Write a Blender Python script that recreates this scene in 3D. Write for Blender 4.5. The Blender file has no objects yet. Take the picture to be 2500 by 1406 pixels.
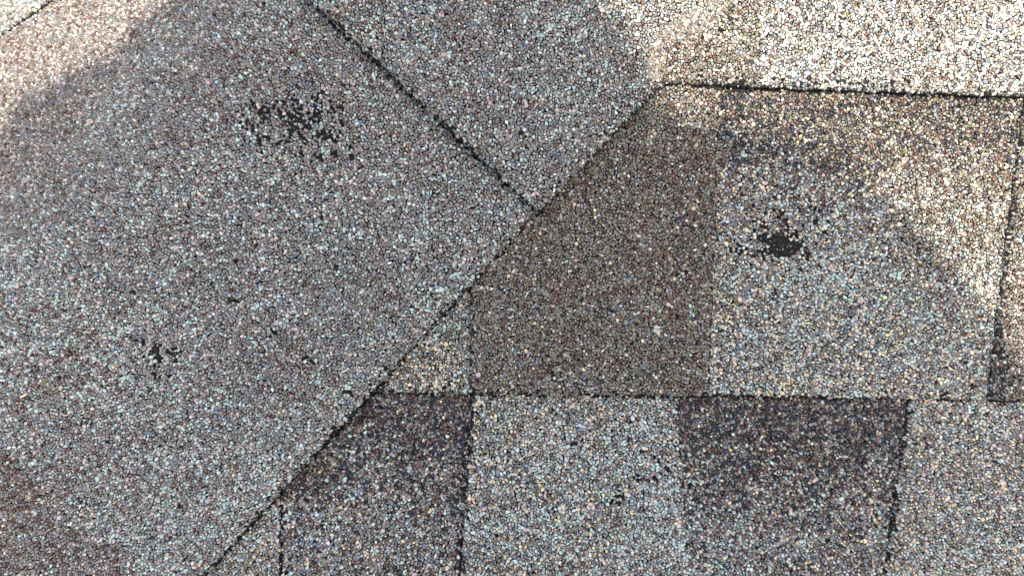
import bpy, bmesh, math, random
import numpy as np
from math import radians, sin, cos, sqrt, pi
from mathutils import Vector, Matrix
from mathutils.geometry import delaunay_2d_cdt

rng = np.random.default_rng(7)
random.seed(7)
sc = bpy.context.scene
COL = sc.collection

# ------------------------------------------------------------------ frame of the roof, camera, light
PITCH = radians(23.0)                 # roof pitch
S = 0.1932e-3                         # metres of roof per pixel of the 2500 px wide photograph
D = 0.376                             # lens to roof distance
ROOF = Matrix.Translation((0, 0, 4.2)) @ Matrix.Rotation(PITCH, 4, 'X')   # roof frame: x along the eave, y up the slope, z off the roof

cam = bpy.data.cameras.new("camera")
cam.sensor_width = 36.0
cam.lens = 36.0 * D / (2500 * S)
cam.clip_start = 0.001
cam.clip_end = 2000
cam.dof.use_dof = True
cam.dof.focus_distance = D - 0.006
cam.dof.aperture_fstop = 16.0
camo = bpy.data.objects.new("camera", cam)
COL.objects.link(camo)
camo.matrix_world = ROOF @ Matrix.Translation((0, 0, D))
sc.camera = camo

SUN = Vector((0.26, 0.125, 0.957)).normalized()         # towards the sun, roof frame
SUNW = (ROOF.to_3x3() @ SUN).normalized()
world = bpy.data.worlds.new("World")
sc.world = world
world.use_nodes = True
wn = world.node_tree
for n in list(wn.nodes):
    wn.nodes.remove(n)
sky = wn.nodes.new("ShaderNodeTexSky")
sky.sky_type = 'NISHITA'
sky.sun_disc = False
sky.sun_elevation = math.asin(SUNW.z)
sky.sun_rotation = math.atan2(SUNW.x, SUNW.y)
sky.air_density = 1.0
sky.dust_density = 2.5
sky.ozone_density = 0.6
bg = wn.nodes.new("ShaderNodeBackground")
bg.inputs["Strength"].default_value = 0.15
wo = wn.nodes.new("ShaderNodeOutputWorld")
wn.links.new(sky.outputs[0], bg.inputs[0])
wn.links.new(bg.outputs[0], wo.inputs[0])

sl = bpy.data.lights.new("sun", 'SUN')
sl.energy = 2.0
sl.angle = radians(0.75)
sl.color = (1.0, 0.98, 0.96)
so = bpy.data.objects.new("sun", sl)
COL.objects.link(so)
so.rotation_euler = SUNW.to_track_quat('Z', 'Y').to_euler()
so.location = SUNW * 20

vs = sc.view_settings
vs.view_transform = 'Standard'
vs.look = 'None'
vs.gamma = 1
vs.use_curve_mapping = False
vs.exposure = 1.9
try:
    vs.use_white_balance = True
    vs.white_balance_temperature = 7850
    vs.white_balance_tint = 10
except Exception:
    pass
sc.cycles.max_bounces = 6
sc.cycles.diffuse_bounces = 3

# ------------------------------------------------------------------ helpers
def lin(r, g, b):
    f = lambda c: (c / 255 / 12.92) if c / 255 <= 0.04045 else ((c / 255 + 0.055) / 1.055) ** 2.4
    return np.array([f(r), f(g), f(b)])

def ss(x, a, b):
    t = np.clip((x - a) / (b - a), 0, 1)
    return t * t * (3 - 2 * t)

class Noise:
    def __init__(self, seed):
        self.g = np.random.default_rng(seed).random((256, 256))
    def __call__(self, x, y, s):
        x = np.asarray(x, float) / s + 1000.0
        y = np.asarray(y, float) / s + 1000.0
        xi = np.floor(x).astype(int); yi = np.floor(y).astype(int)
        fx = x - xi; fy = y - yi
        fx = fx * fx * (3 - 2 * fx); fy = fy * fy * (3 - 2 * fy)
        g = self.g
        a = g[yi % 256, xi % 256]; b = g[yi % 256, (xi + 1) % 256]
        c = g[(yi + 1) % 256, xi % 256]; d = g[(yi + 1) % 256, (xi + 1) % 256]
        return (a * (1 - fx) + b * fx) * (1 - fy) + (c * (1 - fx) + d * fx) * fy
N1, N2, N3, N4 = Noise(1), Noise(2), Noise(3), Noise(4)
def fbm(n, x, y, s):
    return 0.55 * n(x, y, s) + 0.3 * n(y, x, s * 0.45) + 0.15 * n(x + 77, y - 31, s * 0.2)

def mat(name):
    m = bpy.data.materials.new(name)
    m.use_nodes = True
    return m, m.node_tree, m.node_tree.nodes["Principled BSDF"]

def granule_mat():
    m, t, p = mat("mineral_granules")
    a = t.nodes.new("ShaderNodeAttribute"); a.attribute_name = "granule_color"
    g = t.nodes.new("ShaderNodeNewGeometry")
    n = t.nodes.new("ShaderNodeTexNoise"); n.inputs["Scale"].default_value = 2600; n.inputs["Detail"].default_value = 2
    t.links.new(g.outputs["Position"], n.inputs["Vector"])
    mr = t.nodes.new("ShaderNodeMapRange")
    mr.inputs["From Min"].default_value = 0.3; mr.inputs["From Max"].default_value = 0.7
    mr.inputs["To Min"].default_value = 0.8; mr.inputs["To Max"].default_value = 1.2
    t.links.new(n.outputs["Fac"], mr.inputs["Value"])
    mx = t.nodes.new("ShaderNodeVectorMath"); mx.operation = 'SCALE'
    t.links.new(a.outputs["Color"], mx.inputs[0]); t.links.new(mr.outputs[0], mx.inputs["Scale"])
    t.links.new(mx.outputs[0], p.inputs["Base Color"])
    p.inputs["Roughness"].default_value = 0.62
    p.inputs["Specular IOR Level"].default_value = 0.35
    return m

def asphalt_mat():
    m, t, p = mat("black_asphalt")
    g = t.nodes.new("ShaderNodeTexCoord")
    n = t.nodes.new("ShaderNodeTexNoise"); n.inputs["Scale"].default_value = 900; n.inputs["Detail"].default_value = 4
    mp = t.nodes.new("ShaderNodeMapping"); mp.inputs["Scale"].default_value = (0.45, 1.3, 1)
    mp.inputs["Rotation"].default_value = (0, 0, 0.25)
    t.links.new(g.outputs["Object"], mp.inputs[0]); t.links.new(mp.outputs[0], n.inputs["Vector"])
    r = t.nodes.new("ShaderNodeValToRGB")
    r.color_ramp.elements[0].position = 0.35; r.color_ramp.elements[0].color = (0.003, 0.003, 0.0035, 1)
    r.color_ramp.elements[1].position = 0.72; r.color_ramp.elements[1].color = (0.02, 0.018, 0.018, 1)
    t.links.new(n.outputs["Fac"], r.inputs[0]); t.links.new(r.outputs[0], p.inputs["Base Color"])
    b = t.nodes.new("ShaderNodeBump"); b.inputs["Strength"].default_value = 0.7; b.inputs["Distance"].default_value = 0.0004
    t.links.new(n.outputs["Fac"], b.inputs["Height"]); t.links.new(b.outputs[0], p.inputs["Normal"])
    p.inputs["Roughness"].default_value = 0.75
    p.inputs["Specular IOR Level"].default_value = 0.12
    return m

def simple_mat(name, c, rough=0.8, scale=30, var=0.25):
    m, t, p = mat(name)
    g = t.nodes.new("ShaderNodeTexCoord")
    n = t.nodes.new("ShaderNodeTexNoise"); n.inputs["Scale"].default_value = scale; n.inputs["Detail"].default_value = 6
    t.links.new(g.outputs["Object"], n.inputs["Vector"])
    r = t.nodes.new("ShaderNodeValToRGB")
    r.color_ramp.elements[0].position = 0.3; r.color_ramp.elements[1].position = 0.7
    r.color_ramp.elements[0].color = (*[v * (1 - var) for v in c], 1)
    r.color_ramp.elements[1].color = (*[v * (1 + var) for v in c], 1)
    t.links.new(n.outputs["Fac"], r.inputs[0]); t.links.new(r.outputs[0], p.inputs["Base Color"])
    p.inputs["Roughness"].default_value = rough
    return m

GRAN, ASPH = granule_mat(), asphalt_mat()

def tag(o, **k):
    for a, b in k.items():
        o[a] = b
    return o

def thing(name, label, cat, at, group=None):
    o = bpy.data.objects.new(name, None)
    COL.objects.link(o)
    o.empty_display_size = 0.05
    o.matrix_world = ROOF @ Matrix.Translation(at)
    o["label"] = label; o["category"] = cat
    if group: o["group"] = group
    o["_at"] = list(at)
    return o

def link(name, me, parent=None, m=None, base=None):
    o = bpy.data.objects.new(name, me)
    COL.objects.link(o)
    if m: me.materials.append(m)
    if parent: o.parent = parent
    return o

def np_mesh(name, V, loops, starts, colors=None, smooth=False):
    me = bpy.data.meshes.new(name)
    me.vertices.add(len(V)); me.vertices.foreach_set("co", np.ascontiguousarray(V, dtype=np.float32).ravel())
    me.loops.add(len(loops)); me.loops.foreach_set("vertex_index", np.asarray(loops, dtype=np.int32))
    me.polygons.add(len(starts)); me.polygons.foreach_set("loop_start", np.asarray(starts, dtype=np.int32))
    me.update(calc_edges=True)
    if colors is not None:
        a = me.attributes.new("granule_color", 'FLOAT_COLOR', 'POINT')
        a.data.foreach_set("color", np.ascontiguousarray(colors, dtype=np.float32).ravel())
    me.polygons.foreach_set("use_smooth", np.full(len(starts), smooth))
    me.update()
    return me

# ------------------------------------------------------------------ one packed field of crushed-stone cells
# (pixel units); every sheet takes the cells that fall inside its own outline
X0, X1, Y0, Y1 = -310.0, 2810.0, -310.0, 1710.0
def pack():
    W, H = int(X1 - X0), int(Y1 - Y0)
    K = 1.0
    R = [8.0, 6.3, 4.8, 3.5, 2.5, 1.7]
    tries = [2600, 13000, 42000, 110000, 260000, 330000]
    pts, rad = [], []
    def disc(r):
        q = int(math.ceil(r)); yy, xx = np.mgrid[-q:q + 1, -q:q + 1]
        return q, (xx * xx + yy * yy) < r * r
    for r, n in zip(R, tries):
        m = np.zeros((H + 60, W + 60), bool)
        dc = {}
        for (x, y), rr in zip(pts, rad):
            k = rr
            if k not in dc: dc[k] = disc((rr + r) * 0.86)
            q, d = dc[k]
            xi = int(x) + 30; yi = int(y) + 30
            m[yi - q:yi + q + 1, xi - q:xi + q + 1] |= d
        q, d = disc(2 * r * 0.86)
        c = rng.random((n, 2)) * (W, H)
        for x, y in c.tolist():
            xi = int(x) + 30; yi = int(y) + 30
            if m[yi, xi]: continue
            pts.append((x, y)); rad.append(r)
            m[yi - q:yi + q + 1, xi - q:xi + q + 1] |= d
    P = np.array(pts) + (X0, Y0)
    return P, np.array(rad)

PTS, RAD = pack()
_, _, tris, _, _, _ = delaunay_2d_cdt([Vector(q) for q in PTS.tolist()], [], [], 0, 1e-9, False)
T = np.array(tris)
a, b, c = PTS[T[:, 0]], PTS[T[:, 1]], PTS[T[:, 2]]
dd = 2 * (a[:, 0] * (b[:, 1] - c[:, 1]) + b[:, 0] * (c[:, 1] - a[:, 1]) + c[:, 0] * (a[:, 1] - b[:, 1]))
dd = np.where(np.abs(dd) < 1e-9, 1e-9, dd)
a2, b2, c2 = (a ** 2).sum(1), (b ** 2).sum(1), (c ** 2).sum(1)
CC = np.stack([(a2 * (b[:, 1] - c[:, 1]) + b2 * (c[:, 1] - a[:, 1]) + c2 * (a[:, 1] - b[:, 1])) / dd,
               (a2 * (c[:, 0] - b[:, 0]) + b2 * (a[:, 0] - c[:, 0]) + c2 * (b[:, 0] - a[:, 0])) / dd], 1)
vi = T.ravel(); ti = np.repeat(np.arange(len(T)), 3)
rel = CC[ti] - PTS[vi]
o_ = np.lexsort((np.arctan2(rel[:, 1], rel[:, 0]), vi))
vi, ti = vi[o_], ti[o_]
CNT = np.bincount(vi, minlength=len(PTS))
FIRST = np.concatenate([[0], np.cumsum(CNT)[:-1]])
CELLV = CC[ti]
rr_ = np.linalg.norm(CELLV - PTS[vi], axis=1)
bad = np.zeros(len(PTS), bool)
bad[np.unique(vi[rr_ > 26])] = True
AREA_N = np.bincount(vi, weights=rr_, minlength=len(PTS)) / np.maximum(CNT, 1)     # mean radius of a cell
print("granule cells", len(PTS))

# ------------------------------------------------------------------ colours of the stone
PAL = {
    'taupe':  lin(131, 126, 120), 'mint': lin(166, 182, 176), 'slate': lin(110, 120, 130),
    'maroon': lin(101, 78, 70), 'pink': lin(184, 169, 161), 'tan': lin(202, 186, 156), 'black': lin(50, 53, 60),
    'olive': lin(116, 112, 95), 'white': lin(194, 202, 200),
}
KEYS = list(PAL)
PALA = np.array([PAL[k] for k in KEYS]) * 0.88
def mix(n, **w):
    W = np.zeros((n, len(KEYS)))
    for k, v in w.items():
        W[:, KEYS.index(k)] = v
    return W
def pick(W, g):
    W = np.clip(W, 0, None)
    cw = np.cumsum(W, 1); cw /= cw[:, -1:]
    r = g.random(len(W))[:, None]
    idx = (r > cw).sum(1)
    col = PALA[idx]
    br = np.exp(g.normal(0, 0.125, len(W)))[:, None]
    tint = 1 + g.normal(0, 0.035, (len(W), 3))
    return np.clip(col * br * tint, 0.004, 0.8)

# ------------------------------------------------------------------ the surface of a sheet of shingle
class Quad:
    """outline of a sheet as four corners in its own flat coordinates; P maps flat coordinates to the roof frame"""
    def __init__(s, corners, P, roundoff=(1, 1, 1, 1), drop=0.0012, rag=2.5, seed=0, thick=0.0032, soft=16.0):
        s.c = np.array(corners, float); s.P = P; s.round = roundoff; s.drop = drop; s.rag = rag; s.seed = seed; s.thick = thick; s.soft = soft
        a = s.c; b = np.roll(a, -1, 0)
        ar = (a[:, 0] * b[:, 1] - b[:, 0] * a[:, 1]).sum()
        s.sg = 1 if ar > 0 else -1
    def dists(s, x, y):
        out = []
        for k in range(4):
            a = s.c[k]; b = s.c[(k + 1) % 4]; e = (b - a) / np.linalg.norm(b - a)
            d = s.sg * (e[0] * (y - a[1]) - e[1] * (x - a[0]))
            t = e[0] * (x - a[0]) + e[1] * (y - a[1])
            d = d + (N3(t + 1000 * k + 333 * s.seed, k * 50.0, 23) - 0.5) * 2 * s.rag + (N4(t + 777 * s.seed, k * 31.0, 9) - 0.5) * s.rag
            out.append(d)
        return out
    def height(s, x, y):
        ds = s.dists(x, y)
        z = 0
        for d, r in zip(ds, s.round):
            if r:
                z = z - r * s.drop * np.clip(1 - d / s.soft, 0, 1.3) ** 2
        return z
    def pos(s, x, y, h):
        return s.P(x, y, s.height(x, y) + h)

def sheet(q, parent, name, at, step=26.0):
    L = [np.linalg.norm(q.c[(k + 1) % 4] - q.c[k]) for k in range(4)]
    nu, nv = int(max(L[0], L[2]) / step) + 2, int(max(L[1], L[3]) / step) + 2
    def par(n, ln):
        t = np.linspace(0, 1, n)
        e = np.array([5, 11, 18]) / ln
        return np.unique(np.concatenate([t, e, 1 - e]))
    u, v = par(nu, max(L[0], L[2])), par(nv, max(L[1], L[3]))
    U, Vv = np.meshgrid(u, v)
    c = q.c
    x = (1 - U) * (1 - Vv) * c[0, 0] + U * (1 - Vv) * c[1, 0] + U * Vv * c[2, 0] + (1 - U) * Vv * c[3, 0]
    y = (1 - U) * (1 - Vv) * c[0, 1] + U * (1 - Vv) * c[1, 1] + U * Vv * c[2, 1] + (1 - U) * Vv * c[3, 1]
    # ragged rim
    edge = np.zeros(x.shape, bool); edge[0] = edge[-1] = True; edge[:, 0] = edge[:, -1] = True
    jx = (N3(x * 3 + 50 * q.seed, y * 3, 20) - 0.5) * 2 * q.rag; jy = (N4(x * 3, y * 3 + 50 * q.seed, 20) - 0.5) * 2 * q.rag
    x = x + np.where(edge, jx, 0); y = y + np.where(edge, jy, 0)
    top = q.pos(x.ravel(), y.ravel(), 0.0)
    bot = q.P(x.ravel(), y.ravel(), np.full(x.size, -q.thick))
    A = np.array(at)
    V = np.concatenate([top, bot]) - A
    nr, nc = x.shape; n = nr * nc
    idx = np.arange(n).reshape(nr, nc)
    fl = []
    a_, b_, c_, d_ = idx[:-1, :-1].ravel(), idx[:-1, 1:].ravel(), idx[1:, 1:].ravel(), idx[1:, :-1].ravel()
    quad = np.stack([a_, b_, c_, d_], 1)
    if q.sg > 0: quad = quad[:, ::-1]          # pixel rows run downwards, so this winds upwards
    rim = np.concatenate([idx[0, :], idx[1:, -1], idx[-1, -2::-1], idx[-2:0:-1, 0]])
    r2 = np.roll(rim, -1)
    wall = np.stack([rim, r2, r2 + n, rim + n], 1)
    if q.sg < 0: wall = wall[:, ::-1]
    F = np.concatenate([quad, quad[:, ::-1] + n, wall])
    me = np_mesh(name, V, F.ravel(), np.arange(len(F)) * 4)
    return link(name, me, parent, ASPH)

def granules(q, parent, at, weights, keep=None, box=None, shift=(0, 0), swap=False, fringe=(0, 0, 0, 0), seed=0, tone=None, grit=None):
    """real granules bedded on sheet q"""
    g = np.random.default_rng(100 + seed)
    P0 = (PTS[:, ::-1] if swap else PTS) + shift
    x, y = P0[:, 0], P0[:, 1]
    lo = q.c.min(0) - 12; hi = q.c.max(0) + 12
    sel = (~bad) & (CNT > 3) & (CNT < 11) & (x > lo[0]) & (x < hi[0]) & (y > lo[1]) & (y < hi[1])
    ids = np.nonzero(sel)[0]
    x, y = x[ids], y[ids]
    ds = q.dists(x, y)
    dmin = np.minimum.reduce(ds)
    k = dmin > 1.5
    pk = np.full(len(ids), 0.9995)
    for d, f in zip(ds, fringe):
        if f: pk *= 1 - f * 0.8 * np.clip(1 - d / 15, 0, 1) * (0.3 + 1.2 * N2(x, y, 30))
    if keep is not None: pk *= keep(x, y)
    k &= g.random(len(ids)) < pk
    if box is not None: k &= box(x, y)
    ids, x, y = ids[k], x[k], y[k]
    n = len(ids)
    col = pick(weights(x, y), g)
    if tone is not None: col = col * tone(x, y)[:, None]
    cnt = CNT[ids]
    tot = cnt.sum()
    own = np.repeat(np.arange(n), cnt)
    off = np.concatenate([[0], np.cumsum(cnt)[:-1]])
    loc = np.arange(tot) - off[own]
    cv = CELLV[FIRST[ids][own] + loc]
    if swap: cv = cv[:, ::-1]
    cv = cv + shift
    # knock corners off so the stones are angular and leave irregular voids between them
    d1 = np.where((cnt >= 5) & (g.random(n) < 0.75), (g.random(n) * cnt).astype(int), -1)
    d2 = np.where((cnt >= 7) & (g.random(n) < 0.6), (d1 + 2 + (g.random(n) * (cnt - 4)).astype(int)) % cnt, -1)
    kv = (loc != d1[own]) & (loc != d2[own])
    cv, own = cv[kv], own[kv]
    cnt = np.bincount(own, minlength=n); tot = cnt.sum()
    off = np.concatenate([[0], np.cumsum(cnt)[:-1]]); loc = np.arange(tot) - off[own]
    cen = np.stack([x, y], 1)
    mean = np.stack([np.bincount(own, weights=cv[:, 0]) / cnt, np.bincount(own, weights=cv[:, 1]) / cnt], 1)
    size = AREA_N[ids]                                           # px
    relp = cv - mean[own]
    # round the sharp corners: pull long spokes in
    rl = np.linalg.norm(relp, axis=1); mr = (np.bincount(own, weights=rl) / cnt)[own]
    relp = relp * (np.minimum(rl, mr * 1.4) / np.maximum(rl, 1e-6))[:, None]
    th = g.uniform(0, pi, n); k1 = g.uniform(0.95, 1.16, n); k2 = g.uniform(0.82, 1.04, n)
    ct, st = np.cos(th)[own], np.sin(th)[own]
    ra = (relp[:, 0] * ct + relp[:, 1] * st) * k1[own]; rb = (-relp[:, 0] * st + relp[:, 1] * ct) * k2[own]
    relp = np.stack([ra * ct - rb * st, ra * st + rb * ct], 1)
    shrink = np.clip(g.normal(0.945, 0.055, n), 0.76, 1.04)
    shrink = np.where(size < 5, shrink * 0.92, shrink)
    taper = g.uniform(0.78, 0.93, n)
    H = (0.00022 + 0.000075 * size * g.uniform(0.7, 1.3, n))
    H = H + g.uniform(0, 0.0003, n)
    tilt = g.normal(0, 0.19, (n, 2))
    jit = g.normal(0, 0.35, (n, 2))
    base2 = mean[own] + jit[own] + relp * shrink[own][:, None]
    top2 = mean[own] + jit[own] + relp * (shrink * taper)[own][:, None]
    ht = H[own] + (relp * tilt[own]).sum(1) * S * taper[own]
    vb = q.pos(base2[:, 0], base2[:, 1], np.full(tot, -0.0002))
    vm = q.pos(base2[:, 0], base2[:, 1], ht * 0.55)
    vt = q.pos(top2[:, 0], top2[:, 1], ht)
    V = np.concatenate([vb if False else vm, vt]) - np.array(at)
    # lower skirt goes from the bedding up to the shoulder, then the bevel to the flat top
    V = np.concatenate([vb - np.array(at), vt - np.array(at)])
    nxt = np.where(loc == cnt[own] - 1, off[own], np.arange(tot) + 1)
    i = np.arange(tot)
    side = np.stack([i, nxt, nxt + tot, i + tot], 1)
    # winding: test against the sheet's up side
    p0, p1, p2 = V[tot + off[0]], V[tot + off[0] + 1], V[tot + off[0] + 2]
    up = (q.P(np.array([x[0]]), np.array([y[0]]), np.array([0.01])) - q.P(np.array([x[0]]), np.array([y[0]]), np.array([0.0])))[0]
    flip = np.dot(np.cross(p1 - p0, p2 - p0), up) < 0
    topl = i + tot
    if flip:
        side = side[:, ::-1]
        topl = off[own] + (cnt[own] - 1 - loc) + tot
    loops = np.concatenate([side.ravel(), topl])
    starts = np.concatenate([np.arange(tot) * 4, tot * 4 + off])
    C = np.ones((2 * tot, 4)); C[:, :3] = np.concatenate([col[own], col[own]])
    # fine grit lying in the joints between the granules
    area = (hi - lo).prod(); m = int(area / 95)
    fx = lo[0] + g.random(m) * (hi - lo)[0]; fy = lo[1] + g.random(m) * (hi - lo)[1]
    ok = np.minimum.reduce(q.dists(fx, fy)) > 1.0
    if box is not None: ok &= box(fx, fy)
    fx, fy = fx[ok], fy[ok]
    ef = [i for i, f_ in enumerate(fringe) if f_]
    if ef and grit is None:
        grit = (lambda X_, Y_: 0.0 * X_) if keep is None else (lambda X_, Y_: 0.07 * (keep(X_, Y_) < 0.6))
    if grit is not None:
        mm = int(area / 7); gx = lo[0] + g.random(mm) * (hi - lo)[0]; gy = lo[1] + g.random(mm) * (hi - lo)[1]
        dd_ = q.dists(gx, gy); de = np.minimum.reduce([dd_[i] for i in ef]) if ef else np.full(mm, 99.0)
        ok = (g.random(mm) < np.maximum(grit(gx, gy), np.where(de < 9, 0.4, 0))) & (np.minimum.reduce(q.dists(gx, gy)) > 0)
        if box is not None: ok &= box(gx, gy)
        fx = np.concatenate([gx[ok], fx]); fy = np.concatenate([gy[ok], fy])
    m = len(fx)
    fr = g.uniform(0.9, 2.6, m); fa = g.uniform(0, 2 * pi, m); fh = g.uniform(0.00012, 0.00045, m)
    hm = (m // 2 if grit is None else min(m - 1, int(0.3 * m)))
    fcol = np.concatenate([mix(m - hm, taupe=0.5, white=0.25, slate=0.15, black=0.2, maroon=0.1), weights(fx[m - hm:], fy[m - hm:])]) if m > 1 else None
    if m > 1:
        fc = pick(fcol, g)
        ring = []
        for j in range(4):
            an = fa + j * pi / 2 + g.normal(0, 0.25, m); rj = fr * g.uniform(0.7, 1.2, m)
            ring.append(q.pos(fx + rj * np.cos(an), fy + rj * np.sin(an), np.full(m, -0.0001)) - np.array(at))
        ring.append(q.pos(fx + g.normal(0, 0.5, m), fy + g.normal(0, 0.5, m), fh) - np.array(at))
        FV = np.stack(ring, 1).reshape(-1, 3)
        b5 = np.arange(m)[:, None] * 5 + len(V)
        tr = np.concatenate([b5 + np.array([[j, (j + 1) % 4, 4]]) for j in range(4)])
        if flip: tr = tr[:, ::-1]
        nl = len(loops)
        loops = np.concatenate([loops, tr.ravel()]); starts = np.concatenate([starts, nl + np.arange(len(tr)) * 3])
        V = np.concatenate([V, FV]); FC = np.ones((5 * m, 4)); FC[:, :3] = np.repeat(fc, 5, 0); C = np.concatenate([C, FC])
    me = np_mesh("granules", V, loops, starts, C)
    o = link("granules", me, parent, GRAN)
    o["kind"] = "stuff"
    return o, n

# ------------------------------------------------------------------ heights of the field shingles
E = 745.0
def flat_map(z_of, znom):
    k = (D - znom) / D * S
    def P(x, y, h):
        x = np.asarray(x, float); y = np.asarray(y, float)
        return np.stack([(x - 1250) * k, (703 - y) * k, z_of(x, y) + h], 1)
    return P
def course_z(butt_y, up):
    def f(x, y):
        t = np.clip((butt_y - y) / E, -0.1, 1.3)
        und = (fbm(N1, x, y, 260) - 0.5) * 0.0009 + (N2(x, y, 90) - 0.5) * 0.0004
        return 0.0036 * (1 - t) + up + und
    return f

# hip caps: u runs from the cap's right-hand edge over the hip, v runs up the hip
Cc = np.array([1310.0, 520.0])
dv = np.array([0.677, -0.736]); pu = np.array([-0.736, -0.677])
BEND = radians(30)
def cap_map(z_of, u0=640.0, arc=330.0):
    Rr = arc / BEND
    def P(u, v, h):
        u = np.asarray(u, float); v = np.asarray(v, float)
        z = z_of(u, v) + h
        w = np.clip(u - u0, 0, arc); a = w / Rr; rest = np.clip(u - u0 - arc, 0, None)
        across = np.minimum(u, u0) + Rr * np.sin(a) + rest * cos(BEND)
        down = -(Rr * (1 - np.cos(a)) + rest * sin(BEND)) * S
        nx, nz = np.sin(a), np.cos(a)                     # normal leans over with the bend
        xy = Cc + across[:, None] * pu + v[:, None] * dv
        X = (xy[:, 0] - 1250) * S * 0.977; Y = (703 - xy[:, 1]) * S * 0.977
        return np.stack([X + pu[0] * nx * z, Y - pu[1] * nx * z, down * 0.977 + nz * z], 1)
    return P
def cap_low_z(u, v):
    base = 0.0100 + 0.0034 * (1 - ss(v, -640, -500)) * (1 - ss(u, 60, 420))
    und = (fbm(N2, u, v, 300) - 0.5) * 0.0012 + (N3(u, v, 110) - 0.5) * 0.0005
    edge = -0.0012 * (1 - ss(u, 0, 90)) * ss(v, -900, -500)
    ridge = 0.0006 * np.exp(-((u - 330 + 0.25 * (v + 500)) / 30.0) ** 2)
    step = 0.0011 * ss(v - (-613 - 0.092 * u) + (N4(u, v, 60) - 0.5) * 14, -7, 7) * (1 - ss(u, 480, 700))
    return base + und + edge - ridge + step - 0.0006
def cap_up_z(u, v):
    und = (fbm(N3, u, v, 300) - 0.5) * 0.0010 + (N1(u, v, 110) - 0.5) * 0.0004
    return 0.0102 - 0.0068 * ss(v, 280, 520) * (1 - ss(u, 0, 420)) + 0.0050 * np.maximum(ss(u, 0, 260), (1 - ss(v, 60, 300)) * ss(u, -40, 30)) + 0.0022 * (1 - ss(v, 0, 110)) * ss(u, 0, 200) + und 
PL, PU = cap_map(cap_low_z), cap_map(cap_up_z)
def slope2_z(u, v):
    return 0.0116 + (fbm(N1, u, v, 200) - 0.5) * 0.0006

# ------------------------------------------------------------------ granule blends
def blotch(x, y, cx, cy, rx, ry, rot=0.0):
    ca, sa = cos(rot), sin(rot)
    dx, dy = x - cx, y - cy
    return np.exp(-(((dx * ca + dy * sa) / rx) ** 2 + ((-dx * sa + dy * ca) / ry) ** 2))

def uv_px(u, v):
    """rough photograph position of a point of the cap, used only to say where its stains are"""
    xy = Cc + np.asarray(u)[:, None] * pu + np.asarray(v)[:, None] * dv
    return xy[:, 0], xy[:, 1]

def w_cap(u, v):
    n = len(u); x, y = uv_px(u, v)
    W = mix(n, taupe=0.64, mint=0.19, slate=0.075, maroon=0.045, pink=0.10, tan=0.006, olive=0.02, white=0.02)
    f = fbm(N1, x, y, 230) - 0.5; f2 = fbm(N4, x, y, 150) - 0.5
    iM, iI, iP, iS, iT = KEYS.index('maroon'), KEYS.index('mint'), KEYS.index('pink'), KEYS.index('slate'), KEYS.index('taupe')
    W[:, iI] *= np.exp(3.0 * f); W[:, iP] *= np.exp(2.2 * f); W[:, iM] *= np.exp(-3.5 * f + 1.5 * f2)
    mar = 1 - ss(v + (fbm(N3, u, v, 120) - 0.5) * 120, -1310, -1240)
    W[:, iM] += 0.27 * mar; W[:, iI] *= 1 - 0.9 * mar; W[:, iP] *= 1 - 0.7 * mar; W[:, iS] *= 1 - 0.5 * mar
    lt = blotch(x, y, 480, 1080, 420, 260, 0.5) + 0.7 * blotch(x, y, 100, 800, 300, 200)
    W[:, iI] += 0.13 * lt; W[:, iP] += 0.08 * lt
    up = blotch(x, y, 740, 90, 190, 160)
    W[:, iM] += 0.10 * up; W[:, iS] += 0.07 * up
    dk = blotch(x, y, 430, 260, 330, 120, -0.55)
    W[:, iM] += 0.05 * dk; W[:, iI] *= 1 - 0.6 * dk; W[:, iP] *= 1 - 0.5 * dk
    far = ss(u, 950, 1150)
    W[:, iP] += 0.16 * far; W[:, iM] += 0.16 * far; W[:, iI] *= 1 - 0.8 * far
    return W
def w_cap_up(u, v):
    W = w_cap(u, v); x, y = uv_px(u, v)
    up = blotch(x, y, 1150, 0, 380, 120)
    W[:, KEYS.index('slate')] += 0.10 * up; W[:, KEYS.index('maroon')] += 0.05 * up
    return W
def W_light(x, y):
    n = len(x)
    W = mix(n, taupe=0.36, mint=0.22, slate=0.06, maroon=0.05, pink=0.11, tan=0.11, olive=0.06, white=0.03)
    f = fbm(N2, x, y, 160) - 0.5
    W[:, KEYS.index('mint')] *= np.exp(2.5 * f); W[:, KEYS.index('tan')] *= np.exp(-1.5 * f)
    return W
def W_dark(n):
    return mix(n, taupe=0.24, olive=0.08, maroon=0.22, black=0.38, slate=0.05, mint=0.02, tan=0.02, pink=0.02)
def W_brown(x, y):
    n = len(x)
    W = mix(n, taupe=0.32, olive=0.36, maroon=0.20, mint=0.035, pink=0.035, tan=0.015, slate=0.02, black=0.02)
    f = fbm(N1, x, y, 140) - 0.5
    W[:, KEYS.index('maroon')] *= np.exp(3.5 * f)
    return W
def blend(A, B, t):
    return A * (1 - t[:, None]) + B * t[:, None]
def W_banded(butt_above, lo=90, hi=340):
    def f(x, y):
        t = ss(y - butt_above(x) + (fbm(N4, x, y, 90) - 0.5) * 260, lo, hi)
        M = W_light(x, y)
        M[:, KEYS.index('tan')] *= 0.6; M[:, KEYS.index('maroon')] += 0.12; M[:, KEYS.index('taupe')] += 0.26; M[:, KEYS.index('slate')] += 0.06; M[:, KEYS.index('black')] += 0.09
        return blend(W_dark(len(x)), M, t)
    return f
midb = lambda x: 958 + (x - 920) * 0.0105
topb = lambda x: 205 + (x - 1620) * 0.034

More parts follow.
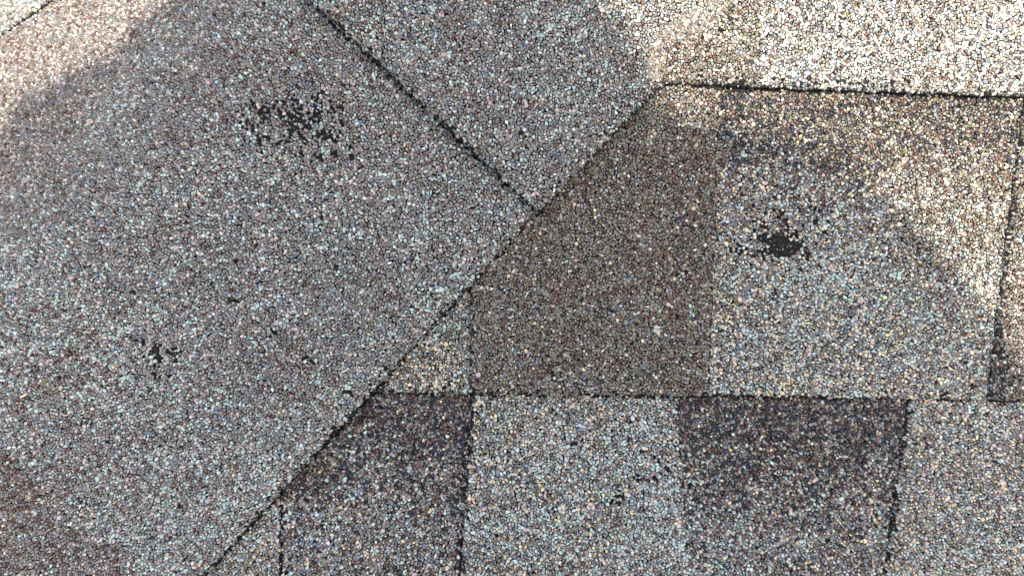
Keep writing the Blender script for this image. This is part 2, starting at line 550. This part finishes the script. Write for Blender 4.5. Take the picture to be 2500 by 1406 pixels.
# ------------------------------------------------------------------ bare patches where granules have come off, and a shade line put on the cap
def bare(b, s, x, y):
    n = 0.6 * N4(x, y, 22) + 0.4 * N2(x + 500, y, 11)
    n = 0.5 * N4(x, y, 24) + 0.25 * N2(x + 500, y, 11) + 0.25 * np.random.default_rng(5).random(len(x))
    core = np.clip((b * s - 1.12) * 3.0, 0, 1)
    return 1 - np.clip(np.clip(b * s * 1.3 - 0.18, 0, 1) * np.clip((0.52 - n) * 6.0, 0, 0.88) + core, 0, 0.94)
def bare_and_shade_cap(u, v):
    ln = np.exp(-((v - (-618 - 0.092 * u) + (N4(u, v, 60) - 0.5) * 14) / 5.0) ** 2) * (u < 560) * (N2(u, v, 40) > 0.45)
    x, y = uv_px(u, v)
    k = (1 - 0.5 * ln) * (1 - 0.6 * (v > -3.5 * N2(u, v, 30)) * (v < 4))  # last factor strips stones below the upper cap's end to imitate its shade
    for cx, cy, rx, ry, rot, s in ((735, 310, 105, 80, 0, 0.95), (640, 290, 60, 30, 0.2, 0.95), (770, 268, 28, 28, 0, 1.4), (690, 352, 60, 20, -0.3, 1.3),
                                   (815, 360, 60, 50, 0.6, 0.7), (390, 875, 62, 36, -0.3, 1.2), (415, 855, 24, 24, 0, 1.45),
                                   (1230, 455, 12, 40, -0.9, 0.5)):
        b = blotch(x, y, cx, cy, rx, ry, rot)
        k = np.minimum(k, bare(b, s, x, y))
    return k
def bare_mid(x, y):
    nz = fbm(N4, x * 2.2, y * 2.2, 60)
    k = np.ones(len(x))
    for cx, cy, rx, ry, rot, s in ((1910, 600, 60, 40, 0.5, 1.9), (1865, 583, 50, 24, 0.3, 1.5), (1830, 610, 45, 22, 0, 1.0), (1950, 575, 55, 16, -0.3, 1.1), (1920, 560, 130, 80, 0, 0.55),
                                   (1790, 280, 40, 40, 0, 0.5)):
        b = blotch(x, y, cx, cy, rx, ry, rot)
        k = np.minimum(k, bare(b, s, x, y))
    return k
def bare_low(x, y):
    nz = fbm(N4, x * 2.2, y * 2.2, 60)
    k = np.ones(len(x))
    for cx, cy, rx, ry, rot, s in ((1640, 1135, 30, 16, 0.3, 1.45), (1575, 1172, 26, 16, 0.4, 1.2), (1590, 1110, 60, 12, 0.5, 0.6), (1400, 1080, 14, 10, 0, 1.1), (1510, 1220, 20, 30, 0, .7)):
        b = blotch(x, y, cx, cy, rx, ry, rot)
        k = np.minimum(k, bare(b, s, x, y))
    return k
def bare_top(x, y):
    crack = np.exp(-((x - 1772 - (y - 8) * 0.9) / 3.5) ** 2) * (y < 24) * (y > -60)
    d = topb(x) - y
    zone = np.clip(1 - d / 42, 0, 1) * (0.15 + 0.75 * (blotch(x, 0 * y, 2080, 0, 160, 1) + blotch(x, 0 * y, 1750, 0, 80, 1)))
    return 1 - np.clip(zone * (0.0 + 1.0 * N2(x, y, 26)) + crack, 0, 0.97) * np.where(crack > 0.3, 1, 0.6)
def grit_top(x, y):
    return np.clip((1 - (topb(x) - y) / 40) * (0.15 + 0.8 * N2(x, y, 26)), 0, 0.7)
def bare_right(x, y):
    return 1 - np.clip(blotch(x, y, 2432, 935, 30, 28) * 0.8 + 0.3 * blotch(x, y, 2425, 870, 22, 60), 0, 0.85)

# ------------------------------------------------------------------ structure: roof underneath, ground, walls
def roof_bed():
    us = np.concatenate([np.linspace(-16000, 0, 12), np.linspace(640, 970, 12), np.linspace(2000, 16000, 8)])
    vsx = np.linspace(-14000, 14000, 24)
    U, V_ = np.meshgrid(us, vsx)
    P = cap_map(lambda u, v: np.full(len(u), -0.0045))
    p = P(U.ravel(), V_.ravel(), np.zeros(U.size))
    nr, nc = U.shape; idx = np.arange(nr * nc).reshape(nr, nc)
    F = np.stack([idx[:-1, :-1].ravel(), idx[1:, :-1].ravel(), idx[1:, 1:].ravel(), idx[:-1, 1:].ravel()], 1)
    me = np_mesh("roof_deck", p, F.ravel(), np.arange(len(F)) * 4)
    m, t, pb = mat("distant_granules")
    tc = t.nodes.new("ShaderNodeTexCoord")
    vo = t.nodes.new("ShaderNodeTexVoronoi"); vo.inputs["Scale"].default_value = 480
    t.links.new(tc.outputs["Object"], vo.inputs["Vector"])
    r = t.nodes.new("ShaderNodeValToRGB"); r.color_ramp.interpolation = 'CONSTANT'
    e = r.color_ramp.elements
    e[0].position = 0; e[0].color = (*PAL['taupe'], 1); e[1].position = 0.5; e[1].color = (*PAL['mint'], 1)
    for pos, k in ((0.62, 'maroon'), (0.76, 'pink'), (0.85, 'slate'), (0.93, 'black')):
        q = e.new(pos); q.color = (*PAL[k], 1)
    sp = t.nodes.new("ShaderNodeSeparateColor")
    t.links.new(vo.outputs["Color"], sp.inputs[0]); t.links.new(sp.outputs[0], r.inputs[0])
    dk = t.nodes.new("ShaderNodeMapRange"); dk.inputs["From Min"].default_value = 0.25; dk.inputs["From Max"].default_value = 0.6
    dk.inputs["To Min"].default_value = 0.85; dk.inputs["To Max"].default_value = 0.08
    t.links.new(vo.outputs["Distance"], dk.inputs["Value"])
    sm = t.nodes.new("ShaderNodeVectorMath"); sm.operation = 'SCALE'
    t.links.new(r.outputs[0], sm.inputs[0]); t.links.new(dk.outputs[0], sm.inputs["Scale"])
    t.links.new(sm.outputs[0], pb.inputs["Base Color"]); pb.inputs["Roughness"].default_value = 0.8
    b = t.nodes.new("ShaderNodeBump"); b.inputs["Distance"].default_value = 0.001; b.invert = True
    t.links.new(vo.outputs["Distance"], b.inputs["Height"]); t.links.new(b.outputs[0], pb.inputs["Normal"])
    o = link("roof_deck", me, None, m)
    o.matrix_world = ROOF
    o["kind"] = "structure"
roof_bed()

g_me = bpy.data.meshes.new("ground")
g_me.from_pydata([(-700, -700, 0), (700, -700, 0), (700, 700, 0), (-700, 700, 0)], [], [(0, 1, 2, 3)])
go = link("ground", g_me, None, simple_mat("dry_lawn", (0.09, 0.10, 0.05), 0.95, 0.6, 0.4)); go["kind"] = "structure"

# ------------------------------------------------------------------ field shingles (lower right slope)
GR = "laminated shingles laid in courses"
ntot = 0
inbox = lambda x, y: (x > -230) & (x < 2730) & (y > -230) & (y < 1640)
def edge_shade(keep, butt_line=None):
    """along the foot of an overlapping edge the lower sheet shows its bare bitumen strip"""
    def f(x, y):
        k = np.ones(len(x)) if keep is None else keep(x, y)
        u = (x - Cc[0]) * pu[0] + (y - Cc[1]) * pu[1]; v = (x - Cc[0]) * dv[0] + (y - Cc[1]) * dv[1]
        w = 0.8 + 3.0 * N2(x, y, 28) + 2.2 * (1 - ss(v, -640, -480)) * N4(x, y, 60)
        k = k * (1 - 0.8 * (np.abs(u + w * 0.9) < w) * (v < 300))  # stones dropped beside the cap so its edge shade shows as a black line
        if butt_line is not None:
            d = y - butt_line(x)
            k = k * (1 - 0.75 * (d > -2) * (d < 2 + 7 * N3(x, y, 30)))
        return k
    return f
def tab(parent, at, corners, butt, up, wfun, seed, round_=(0, 0, 1, 0), fringe=(0, 0, 1, 0), keep=None, label=None, rag=3.0, znom=0.004, tone=None, grit=None):
    global ntot
    zf = course_z(butt, up)
    q = Quad(corners, flat_map(zf, znom), round_, seed=seed, rag=rag, soft=12.0)
    t = sheet(q, parent, "tab", at)
    if label: t["label"] = label
    t.parent = parent
    o, n = granules(q, t, at, wfun, keep=edge_shade(keep, {960: topb, 972: topb, 980: topb, 1700: midb}.get(butt)), box=inbox, fringe=fringe, seed=seed, tone=tone, grit=grit)
    ntot += n
    return t
def px(x, y, z=0.0):
    return Vector(((x - 1250) * S, (703 - y) * S, z))

at = px(1900, 230)
top = thing("roof_shingle", "sunlit pale shingle course whose lower edge runs along the top right", "shingle", at, GR)
def w_top_tooth(x, y):
    W = W_brown(x, y); W[:, KEYS.index('maroon')] *= 0.7; W[:, KEYS.index('pink')] += 0.12; W[:, KEYS.index('mint')] += 0.05; W[:, KEYS.index('tan')] += .05
    return W
def w_top_light(x, y):
    W = W_light(x, y); W[:, KEYS.index('tan')] *= 0.8; W[:, KEYS.index('white')] += 0.14; W[:, KEYS.index('pink')] += 0.08; W[:, KEYS.index('taupe')] *= 0.9; return W
tab(top, at, [(1540, -235), (1851, -235), (1855, 212), (1560, 202)], 208, 0.0012, w_top_tooth, 1, fringe=(0, 0, 0.35, 0), keep=bare_top, grit=grit_top, label="browner left tab with dark red stones")
tab(top, at, [(1846, -235), (2735, -235), (2735, 245), (1848, 212)], 220, 0.0003, w_top_light, 2, round_=(0, 0, 0.6, 0), fringe=(0, 0, 0.35, 0), keep=bare_top, grit=grit_top, label="pale tab with almost white stones")

at = px(1800, 960)
mid = thing("roof_shingle", "middle shingle course with a bare black scar, left of the dark crooked joint", "shingle", at, GR)
def w_ml(x, y):
    W = W_light(x, y); t = ss(y, 750, 900); W[:, KEYS.index('tan')] += 0.14 * t; W[:, KEYS.index('olive')] += 0.15
    return W
tab(mid, at, [(790, 560), (1157, 560), (1150, 962), (790, 957)], 960, 0.0, w_ml, 3, round_=(0, 0.6, 1, 0), fringe=(0, 0, 0.6, 0), label="small recessed tab with tan and mint stones")
def w_m1(x, y):
    W = W_brown(x, y)
    r = ss(x, 1700, 1760) * (1 - ss(y, 300, 700)); W[:, KEYS.index('maroon')] += 0.05 * r
    return W
tab(mid, at, [(1153, 130), (1764, 130), (1730, 966), (1145, 962)], 960, 0.0020, w_m1, 4, round_=(0, 0.4, 1, 0.6), fringe=(0, 0, 0.5, 0.35), label="raised brown tab with dark red stones")
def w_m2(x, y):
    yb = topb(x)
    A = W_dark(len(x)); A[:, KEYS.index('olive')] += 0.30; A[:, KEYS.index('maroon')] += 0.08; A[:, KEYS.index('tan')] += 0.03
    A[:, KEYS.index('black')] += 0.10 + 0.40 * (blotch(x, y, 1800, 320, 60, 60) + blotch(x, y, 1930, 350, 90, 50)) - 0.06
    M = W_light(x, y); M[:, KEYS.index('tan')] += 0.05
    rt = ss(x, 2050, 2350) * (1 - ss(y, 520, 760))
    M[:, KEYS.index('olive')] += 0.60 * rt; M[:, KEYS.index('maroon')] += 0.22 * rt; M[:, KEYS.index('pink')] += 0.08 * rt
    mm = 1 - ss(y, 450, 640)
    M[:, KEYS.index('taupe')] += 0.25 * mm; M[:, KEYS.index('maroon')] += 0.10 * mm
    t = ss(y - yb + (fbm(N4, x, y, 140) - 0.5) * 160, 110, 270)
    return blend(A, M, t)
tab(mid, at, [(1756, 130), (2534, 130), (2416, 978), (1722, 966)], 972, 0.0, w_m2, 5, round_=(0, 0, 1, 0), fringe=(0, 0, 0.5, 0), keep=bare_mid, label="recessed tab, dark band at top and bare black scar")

at = px(2480, 970)
midr = thing("roof_shingle", "brown shingle at the right edge beyond the dark crooked joint of the middle course", "shingle", at, GR)
def w_m3(x, y):
    W = W_brown(x, y); W[:, KEYS.index('pink')] += 0.12; W[:, KEYS.index('mint')] += 0.03; return W
tab(midr, at, [(2524, 130), (2735, 130), (2735, 985), (2404, 978)], 980, 0.0022, w_m3, 6, round_=(0, 0, 1, 1), fringe=(0, 0, 1, 1), keep=bare_right, rag=5, grit=lambda x, y: np.clip(blotch(x, y, 2432, 940, 44, 40) + 0.4 * blotch(x, y, 2428, 860, 20, 60), 0, 0.9))

at = px(1500, 1300)
low = thing("roof_shingle", "bottom shingle course of light and dark tabs beside the hip cap", "shingle", at, GR)
def w_b0(x, y):
    W = W_light(x, y); W[:, KEYS.index('tan')] += 0.01; W[:, KEYS.index('mint')] += 0.05; W[:, KEYS.index('taupe')] += 0.15; return W
tab(low, at, [(180, 1120), (681, 1120), (684, 1645), (180, 1645)], 1700, 0.0018, w_b0, 7, round_=(0, 0.3, 0, 0), fringe=(0, 0.1, 0, 0), label="light tab beside the hip cap")
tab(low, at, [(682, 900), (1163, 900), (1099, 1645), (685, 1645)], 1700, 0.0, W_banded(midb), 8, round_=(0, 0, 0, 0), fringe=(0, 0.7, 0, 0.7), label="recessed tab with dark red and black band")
def w_b2(x, y):
    W = W_light(x, y); t = ss(y, 1150, 1250); W[:, KEYS.index('mint')] += 0.10; return W
tab(low, at, [(1164, 900), (1652, 900), (1700, 1645), (1100, 1645)], 1700, 0.0018, w_b2, 9, round_=(0, 0.3, 0, 0.6), fringe=(0, 0, 0, 0.3), keep=bare_low, label="raised light tab with mint and tan stones")
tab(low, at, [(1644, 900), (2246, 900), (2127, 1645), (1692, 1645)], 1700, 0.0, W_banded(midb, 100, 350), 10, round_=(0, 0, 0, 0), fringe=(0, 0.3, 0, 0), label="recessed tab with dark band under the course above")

at = px(2350, 1300)
lowr = thing("roof_shingle", "light shingle in the bottom right corner beyond the lower crooked joint", "shingle", at, GR)
def w_b4(x, y):
    W = W_light(x, y); W[:, KEYS.index('pink')] += 0.07; W[:, KEYS.index('taupe')] += 0.06; return W
tab(lowr, at, [(2236, 900), (2735, 900), (2735, 1645), (2119, 1645)], 1700, 0.0022, w_b4, 11, round_=(0, 0, 0, 1), fringe=(0, 0, 0, 1), rag=5)

# ------------------------------------------------------------------ hip caps
GC = "hip cap shingles"
def vis_uv(u, v):
    x, y = uv_px(np.minimum(u, 800) + np.clip(u - 800, 0, None) * 0.8, v)
    return (x > -480) & (x < 2730) & (y > -480) & (y < 1640)
def cap(name, label, q, at, w, keep, seed, fringe):
    global ntot
    root = thing(name, label, "hip shingle", at, GC)
    t = sheet(q, root, "asphalt_mat", at)
    o, n = granules(q, root, at, w, keep=keep, box=vis_uv, shift=SH[seed], swap=True, fringe=fringe, seed=seed)
    ntot += n
    return root
# (u, v) lists use the same cells turned a quarter: u <- y, v <- x
SH = {20: (300, -2120), 21: (300, -900)}
qL = Quad([(0, -1880), (1690, -1880), (1690, 130), (0, 130)], PL, (0, 0.3, 0, 1), seed=20, rag=2.5, thick=0.0036, drop=0.0024, soft=42)
cap("hip_cap_shingle", "long weathered hip cap shingle with bare black spots, lower left", qL, px(800, 800, 0), w_cap, bare_and_shade_cap, 20, (0, 0, 0, 0.15))
qU = Quad([(-6, 0), (1650, 12), (1650, 1000), (-30, 1000)], PU, (1, 0, 0, 1), seed=21, rag=2.2, thick=0.0036, drop=0.0018, soft=30)
cap("hip_cap_shingle", "upper hip cap shingle ending in a square corner at the picture's centre", qU, px(1310, 520, 0), w_cap_up, None, 21, (0.35, 0, 0, 0.1))

PS = cap_map(slope2_z)
qS = Quad([(1682, -850), (2000, -850), (2000, -50), (1338, -50)], PS, (0, 0, 0, 0.6), seed=22, rag=3)
at = px(0, 0, -0.09)
far = thing("roof_shingle", "bright sunlit shingle lapping over the hip cap in the top left corner", "shingle", at, GR)
t = sheet(qS, far, "tab", at)
def w_far(u, v):
    return W_light(u, v)
o, n = granules(qS, t, at, w_far, shift=(1500, -700), swap=False, seed=22, fringe=(0, 0, 0, 0.5), box=lambda u, v: vis_uv(u, v))
ntot += n
print("granules", ntot)

# ------------------------------------------------------------------ hair-thin fibres caught under the course edge
FB = simple_mat("pale_fibre", (0.55, 0.5, 0.42), 0.6, 400, 0.1)
def fibre(label, pts):
    at = px(*pts[0], 0.0035)
    cu = bpy.data.curves.new("fibre", 'CURVE'); cu.dimensions = '3D'; cu.bevel_depth = 0.00009; cu.bevel_resolution = 1
    sp_ = cu.splines.new('NURBS'); sp_.points.add(len(pts) - 1); sp_.use_endpoint_u = True; sp_.order_u = 3
    for i, p in enumerate(pts):
        w = px(p[0], p[1], 0.0040 + 0.0006 * (i % 2)) - at
        sp_.points[i].co = (w.x, w.y, w.z, 1)
    tmp = bpy.data.objects.new("tmp", cu); COL.objects.link(tmp)
    me = bpy.data.meshes.new_from_object(tmp.evaluated_get(bpy.context.evaluated_depsgraph_get()))
    bpy.data.objects.remove(tmp)
    o = link("fibre", me, None, FB); me.materials.clear(); me.materials.append(FB)
    o.matrix_world = ROOF @ Matrix.Translation(at)
    o["label"] = label; o["category"] = "fibre"
fibre("pale curved fibre under the sunlit course edge, leftmost of three", [(1990, 222), (2012, 216), (2034, 217), (2056, 213), (2068, 220)])
fibre("short pale fibre lying flat on the course edge, middle of three", [(2200, 226), (2216, 221), (2236, 224), (2248, 230)])
fibre("pale fibre at the far right end of the course edge", [(2440, 236), (2462, 230), (2481, 235), (2499, 231)])

# ------------------------------------------------------------------ two crumbs of dry leaf on the hip cap
LF = simple_mat("dry_leaf", (0.30, 0.24, 0.09), 0.7, 700, 0.3)
def flake(label, x, y, rot, sz, seed):
    r = random.Random(seed); at = px(x, y, 0.0118)
    bm = bmesh.new(); n = 9; ring = []
    for i in range(n):
        a = 2 * pi * i / n; rr = sz * r.uniform(0.6, 1.1)
        cx, cy = rr * cos(a) * 1.5, rr * sin(a) * 0.8
        ring.append(bm.verts.new((cx * cos(rot) - cy * sin(rot), cx * sin(rot) + cy * cos(rot), 0.0002 + 0.35 * abs(cy) + r.uniform(0, 0.0001))))
    c = bm.verts.new((0, 0, 0.0001))
    for i in range(n): bm.faces.new((c, ring[i], ring[(i + 1) % n]))
    geo = bmesh.ops.solidify(bm, geom=bm.faces[:], thickness=0.00012)
    me = bpy.data.meshes.new("leaf_flake"); bm.to_mesh(me); bm.free()
    o = link("leaf_flake", me, None, LF); o.matrix_world = ROOF @ Matrix.Translation(at)
    o["label"] = label; o["category"] = "leaf flake"
flake("tiny yellowish leaf crumb near the left edge below the lower left bare spot", 145, 928, 0.6, 0.0010, 1)
flake("tiny olive leaf crumb on the hip cap between the bare spot and bottom edge", 628, 1059, -0.3, 0.0010, 2)

# ------------------------------------------------------------------ the person bending over the roof, whose shadow falls on it
SK, SH_, JK, TR, HR, PH = (simple_mat("skin", (0.42, 0.26, 0.19), 0.55, 40, 0.08), simple_mat("shoe_leather", (0.05, 0.035, 0.03), 0.6, 60, 0.2),
                           simple_mat("jacket_cloth", (0.13, 0.14, 0.16), 0.9, 120, 0.15), simple_mat("denim", (0.05, 0.07, 0.13), 0.9, 150, 0.2),
                           simple_mat("hair", (0.03, 0.02, 0.015), 0.7, 200, 0.3), simple_mat("phone_black", (0.015, 0.015, 0.016), 0.25, 20, 0.1))
def skin_obj(name, verts, edges, radii, parent, at, m, sub=2, roots=(0,)):
    me = bpy.data.meshes.new(name)
    A = Vector(at)
    me.from_pydata([tuple(Vector(v) - A) for v in verts], edges, [])
    o = bpy.data.objects.new(name, me); COL.objects.link(o)
    md = o.modifiers.new("skin", 'SKIN'); md.use_smooth_shade = True
    for i, r in enumerate(radii):
        sv = me.skin_vertices[0].data[i]
        sv.radius = (r, r) if not isinstance(r, tuple) else r
        sv.use_root = i in roots
    o.modifiers.new("sub", 'SUBSURF').levels = sub
    o.modifiers["sub"].render_levels = sub
    dg = bpy.context.evaluated_depsgraph_get(); dg.update()
    me2 = bpy.data.meshes.new_from_object(o.evaluated_get(dg))
    o.modifiers.clear(); o.data = me2; me2.name = name
    me2.materials.clear(); me2.materials.append(m)
    for p in me2.polygons: p.use_smooth = True
    o.parent = parent
    return o

def build_person():
    zs = 1.05
    def sp(x, y, z):                       # point whose shadow falls at (x, y) of the roof
        return Vector((x + z * SUN.x / SUN.z, y + z * SUN.y / SUN.z, z))
    at = Vector((0.16, -0.86, 0.0))
    root = thing("person", "person in a grey jacket bending over the roof with a phone, showing as a shadow", "person", at)
    head = sp(-0.040, 0.195, 1.10); neck = sp(-0.045, 0.095, 1.08); chest = sp(-0.03, -0.03, 1.05); waist = sp(-0.02, -0.26, 0.98)
    pel = sp(-0.02, -0.44, 0.90)
    shL, shR = sp(-0.209, 0.048, 1.04), sp(0.128, 0.000, 1.04)
    elL, elR = sp(-0.285, -0.12, 0.74), sp(0.215, -0.15, 0.74)
    wrL, wrR = Vector((-0.10, -0.06, 0.42)), Vector((0.155, -0.05, 0.42))
    hipL, hipR = pel + Vector((-0.09, -0.02, -0.02)), pel + Vector((0.09, -0.02, -0.02))
    ankL, ankR = Vector((0.02, -0.88, 0.08)), Vector((0.30, -0.90, 0.08))
    knL, knR = (hipL + ankL) / 2 + Vector((-0.03, 0.07, 0)), (hipR + ankR) / 2 + Vector((0.03, 0.07, 0))
    toeL, toeR = ankL + Vector((-0.02, 0.14, -0.05)), ankR + Vector((0.02, 0.14, -0.05))
    def chain(pts, rads, V, E_, R, start=None):
        prev = start
        for p, r in zip(pts, rads):
            V.append(p); R.append(r); i = len(V) - 1
            if prev is not None: E_.append((prev, i))
            prev = i
        return prev
    # body: pelvis first (root), one continuous surface with arms, hands, fingers and legs
    V, E_, R = [], [], []
    chain([pel, waist, chest], [0.125, 0.115, 0.13], V, E_, R)
    chain([neck, neck.lerp(head, 0.35), neck.lerp(head, 0.7), head, head + (head - neck) * 0.42], [0.062, 0.055, 0.078, 0.088, 0.06], V, E_, R, 2)
    for sh, el, wr, sgn in ((shL, elL, wrL, -1), (shR, elR, wrR, 1)):
        w = chain([sh, sh.lerp(el, 0.5), el, el.lerp(wr, 0.35), wr], [0.058, 0.048, 0.041, 0.038, 0.026], V, E_, R, 2)
        inner = Vector((-sgn, 0.0, 0.0))
        palm = wr + Vector((-sgn * 0.045, 0.025, -0.005))
        chain([palm], [(0.022, 0.034)], V, E_, R, w)
    for hp, kn, an, to in ((hipL, knL, ankL, toeL), (hipR, knR, ankR, toeR)):
        chain([hp, hp.lerp(kn, 0.45), kn, kn.lerp(an, 0.3), an, to], [0.095, 0.085, 0.062, 0.058, 0.04, 0.032], V, E_, R, 0)
    skin_obj("body", V, E_, R, root, at, SK)
    # hands: five fingers closed round the edges of the phone
    for wr, sgn in ((wrL, -1), (wrR, 1)):
        palm = wr + Vector((-sgn * 0.045, 0.025, -0.005))
        for k, (ln, oy) in enumerate(((0.068, 0.030), (0.074, 0.012), (0.070, -0.006), (0.056, -0.022))):
            b0 = palm + Vector((sgn * 0.012, oy * 0.7, 0.0)); d1 = Vector((-sgn, 0.25, 0.16)).normalized(); d2 = Vector((-sgn * 0.55, 0.1, -0.30)).normalized()
            p1 = b0 + d1 * ln * 0.5 + Vector((0, oy * 0.4, 0.010)); p2 = p1 + d2 * ln * 0.3; p3 = p2 + d2 * ln * 0.28
            for q in (p2, p3): q.z = max(q.z, 0.397)
            skin_obj("finger", [b0, p1, p2, p3], [(0, 1), (1, 2), (2, 3)], [0.010, 0.009, 0.008, 0.007], root, at, SK, 1)
        t0 = palm + Vector((sgn * 0.02, -0.022, 0.006)); t1 = t0 + Vector((-sgn * 0.018, -0.018, 0.016)); t2 = t1 + Vector((-sgn * 0.028, 0.004, 0.004))
        skin_obj("thumb", [t0, t1, t2], [(0, 1), (1, 2)], [0.013, 0.011, 0.009], root, at, SK, 1)
    # face: the head looks down at the phone
    f = Vector((-0.15, -0.25, -1.0)).normalized(); upv = (head - neck).normalized(); side = f.cross(upv).normalized()
    nose = head + f * 0.088
    skin_obj("nose", [nose + upv * 0.03, nose + f * 0.012 - upv * 0.004, nose + f * 0.022 - upv * 0.02], [(0, 1), (1, 2)], [0.008, 0.011, 0.013], root, at, SK, 2)
    for s_ in (-1, 1):
        e = head + f * 0.078 + upv * 0.02 + side * 0.032 * s_
        skin_obj("eye", [e - side * 0.006, e + side * 0.006], [(0, 1)], [0.011, 0.011], root, at, simple_mat("eye_white", (0.7, 0.7, 0.68), 0.3), 2)
        e = head + side * 0.088 * s_
        skin_obj("ear", [e - upv * 0.028, e + upv * 0.005, e + upv * 0.03], [(0, 1), (1, 2)], [(0.006, 0.01), (0.008, 0.018), (0.007, 0.014)], root, at, SK, 2)
    mth = head + f * 0.088 - upv * 0.045
    skin_obj("mouth", [mth - side * 0.024, mth, mth + side * 0.024], [(0, 1), (1, 2)], [0.005, 0.008, 0.005], root, at, simple_mat("lips", (0.35, 0.14, 0.12), 0.5), 2)
    hb = head - f * 0.018 + upv * 0.022
    skin_obj("hair", [hb - upv * 0.085 - f * 0.01, hb - upv * 0.03, hb + upv * 0.03, hb + upv * 0.075 + f * 0.02], [(0, 1), (1, 2), (2, 3)], [0.100, 0.114, 0.104, 0.06], root, at, HR)
    # clothes
    V, E_, R = [], [], []
    chain([pel + Vector((0, -0.02, 0)), waist, chest, neck.lerp(chest, 0.35)], [(0.17, 0.15), (0.185, 0.15), (0.18, 0.15), 0.085], V, E_, R)
    chain([sp(-0.088, 0.120, 1.08), sp(-0.128, 0.093, 1.06), sp(-0.168, 0.062, 1.05)], [0.075, 0.076, 0.074], V, E_, R, 3); chain([sp(0.050, 0.075, 1.06)], [0.058], V, E_, R, 3)
    for sh, el, wr in ((shL, elL, wrL), (shR, elR, wrR)):
        chain([sh, sh.lerp(el, 0.5), el, el.lerp(wr, 0.4), el.lerp(wr, 0.9)], [0.082, 0.078, 0.070, 0.060, 0.042], V, E_, R, 2)
    skin_obj("jacket", V, E_, R, root, at, JK)
    V, E_, R = [], [], []
    chain([pel.lerp(waist, 0.15), pel], [0.15, 0.15], V, E_, R)
    for hp, kn, an in ((hipL, knL, ankL), (hipR, knR, ankR)):
        chain([hp, hp.lerp(kn, 0.45), kn, kn.lerp(an, 0.4), kn.lerp(an, 0.93)], [0.11, 0.100, 0.080, 0.075, 0.068], V, E_, R, 1)
    skin_obj("trousers", V, E_, R, root, at, TR)
    for an, to in ((ankL, toeL), (ankR, toeR)):
        skin_obj("shoe", [an + Vector((0, -0.05, -0.04)), an + Vector((0, 0, -0.02)), to, to + Vector((0, 0.05, 0.0))], [(0, 1), (1, 2), (2, 3)], [(0.045, 0.035), (0.05, 0.05), (0.048, 0.030), (0.035, 0.022)], root, at, SH_)
    # phone, its lens at the camera's place
    pc = Vector((0.045, -0.012, D + 0.012))
    ph = thing("mobile_phone", "black phone held flat above the roof in both hands", "phone", pc)
    def rbox(name, dims, off, parent, m, bev):
        bm = bmesh.new(); bmesh.ops.create_cube(bm, size=1)
        for v in bm.verts: v.co = Vector((v.co.x * dims[0], v.co.y * dims[1], v.co.z * dims[2])) + Vector(off)
        bmesh.ops.bevel(bm, geom=bm.edges[:], offset=bev, segments=3, affect='EDGES')
        me = bpy.data.meshes.new(name); bm.to_mesh(me); bm.free()
        return link(name, me, parent, m)
    rbox("case", (0.150, 0.074, 0.008), (0, 0, 0), ph, PH, 0.0035)
    rbox("screen", (0.140, 0.066, 0.0006), (0, 0, 0.0045), ph, simple_mat("screen_glass", (0.02, 0.02, 0.025), 0.1), 0.0002)
    rbox("camera_bump", (0.020, 0.020, 0.0016), (-0.045, 0.012, -0.0048), ph, PH, 0.0006)
build_person()
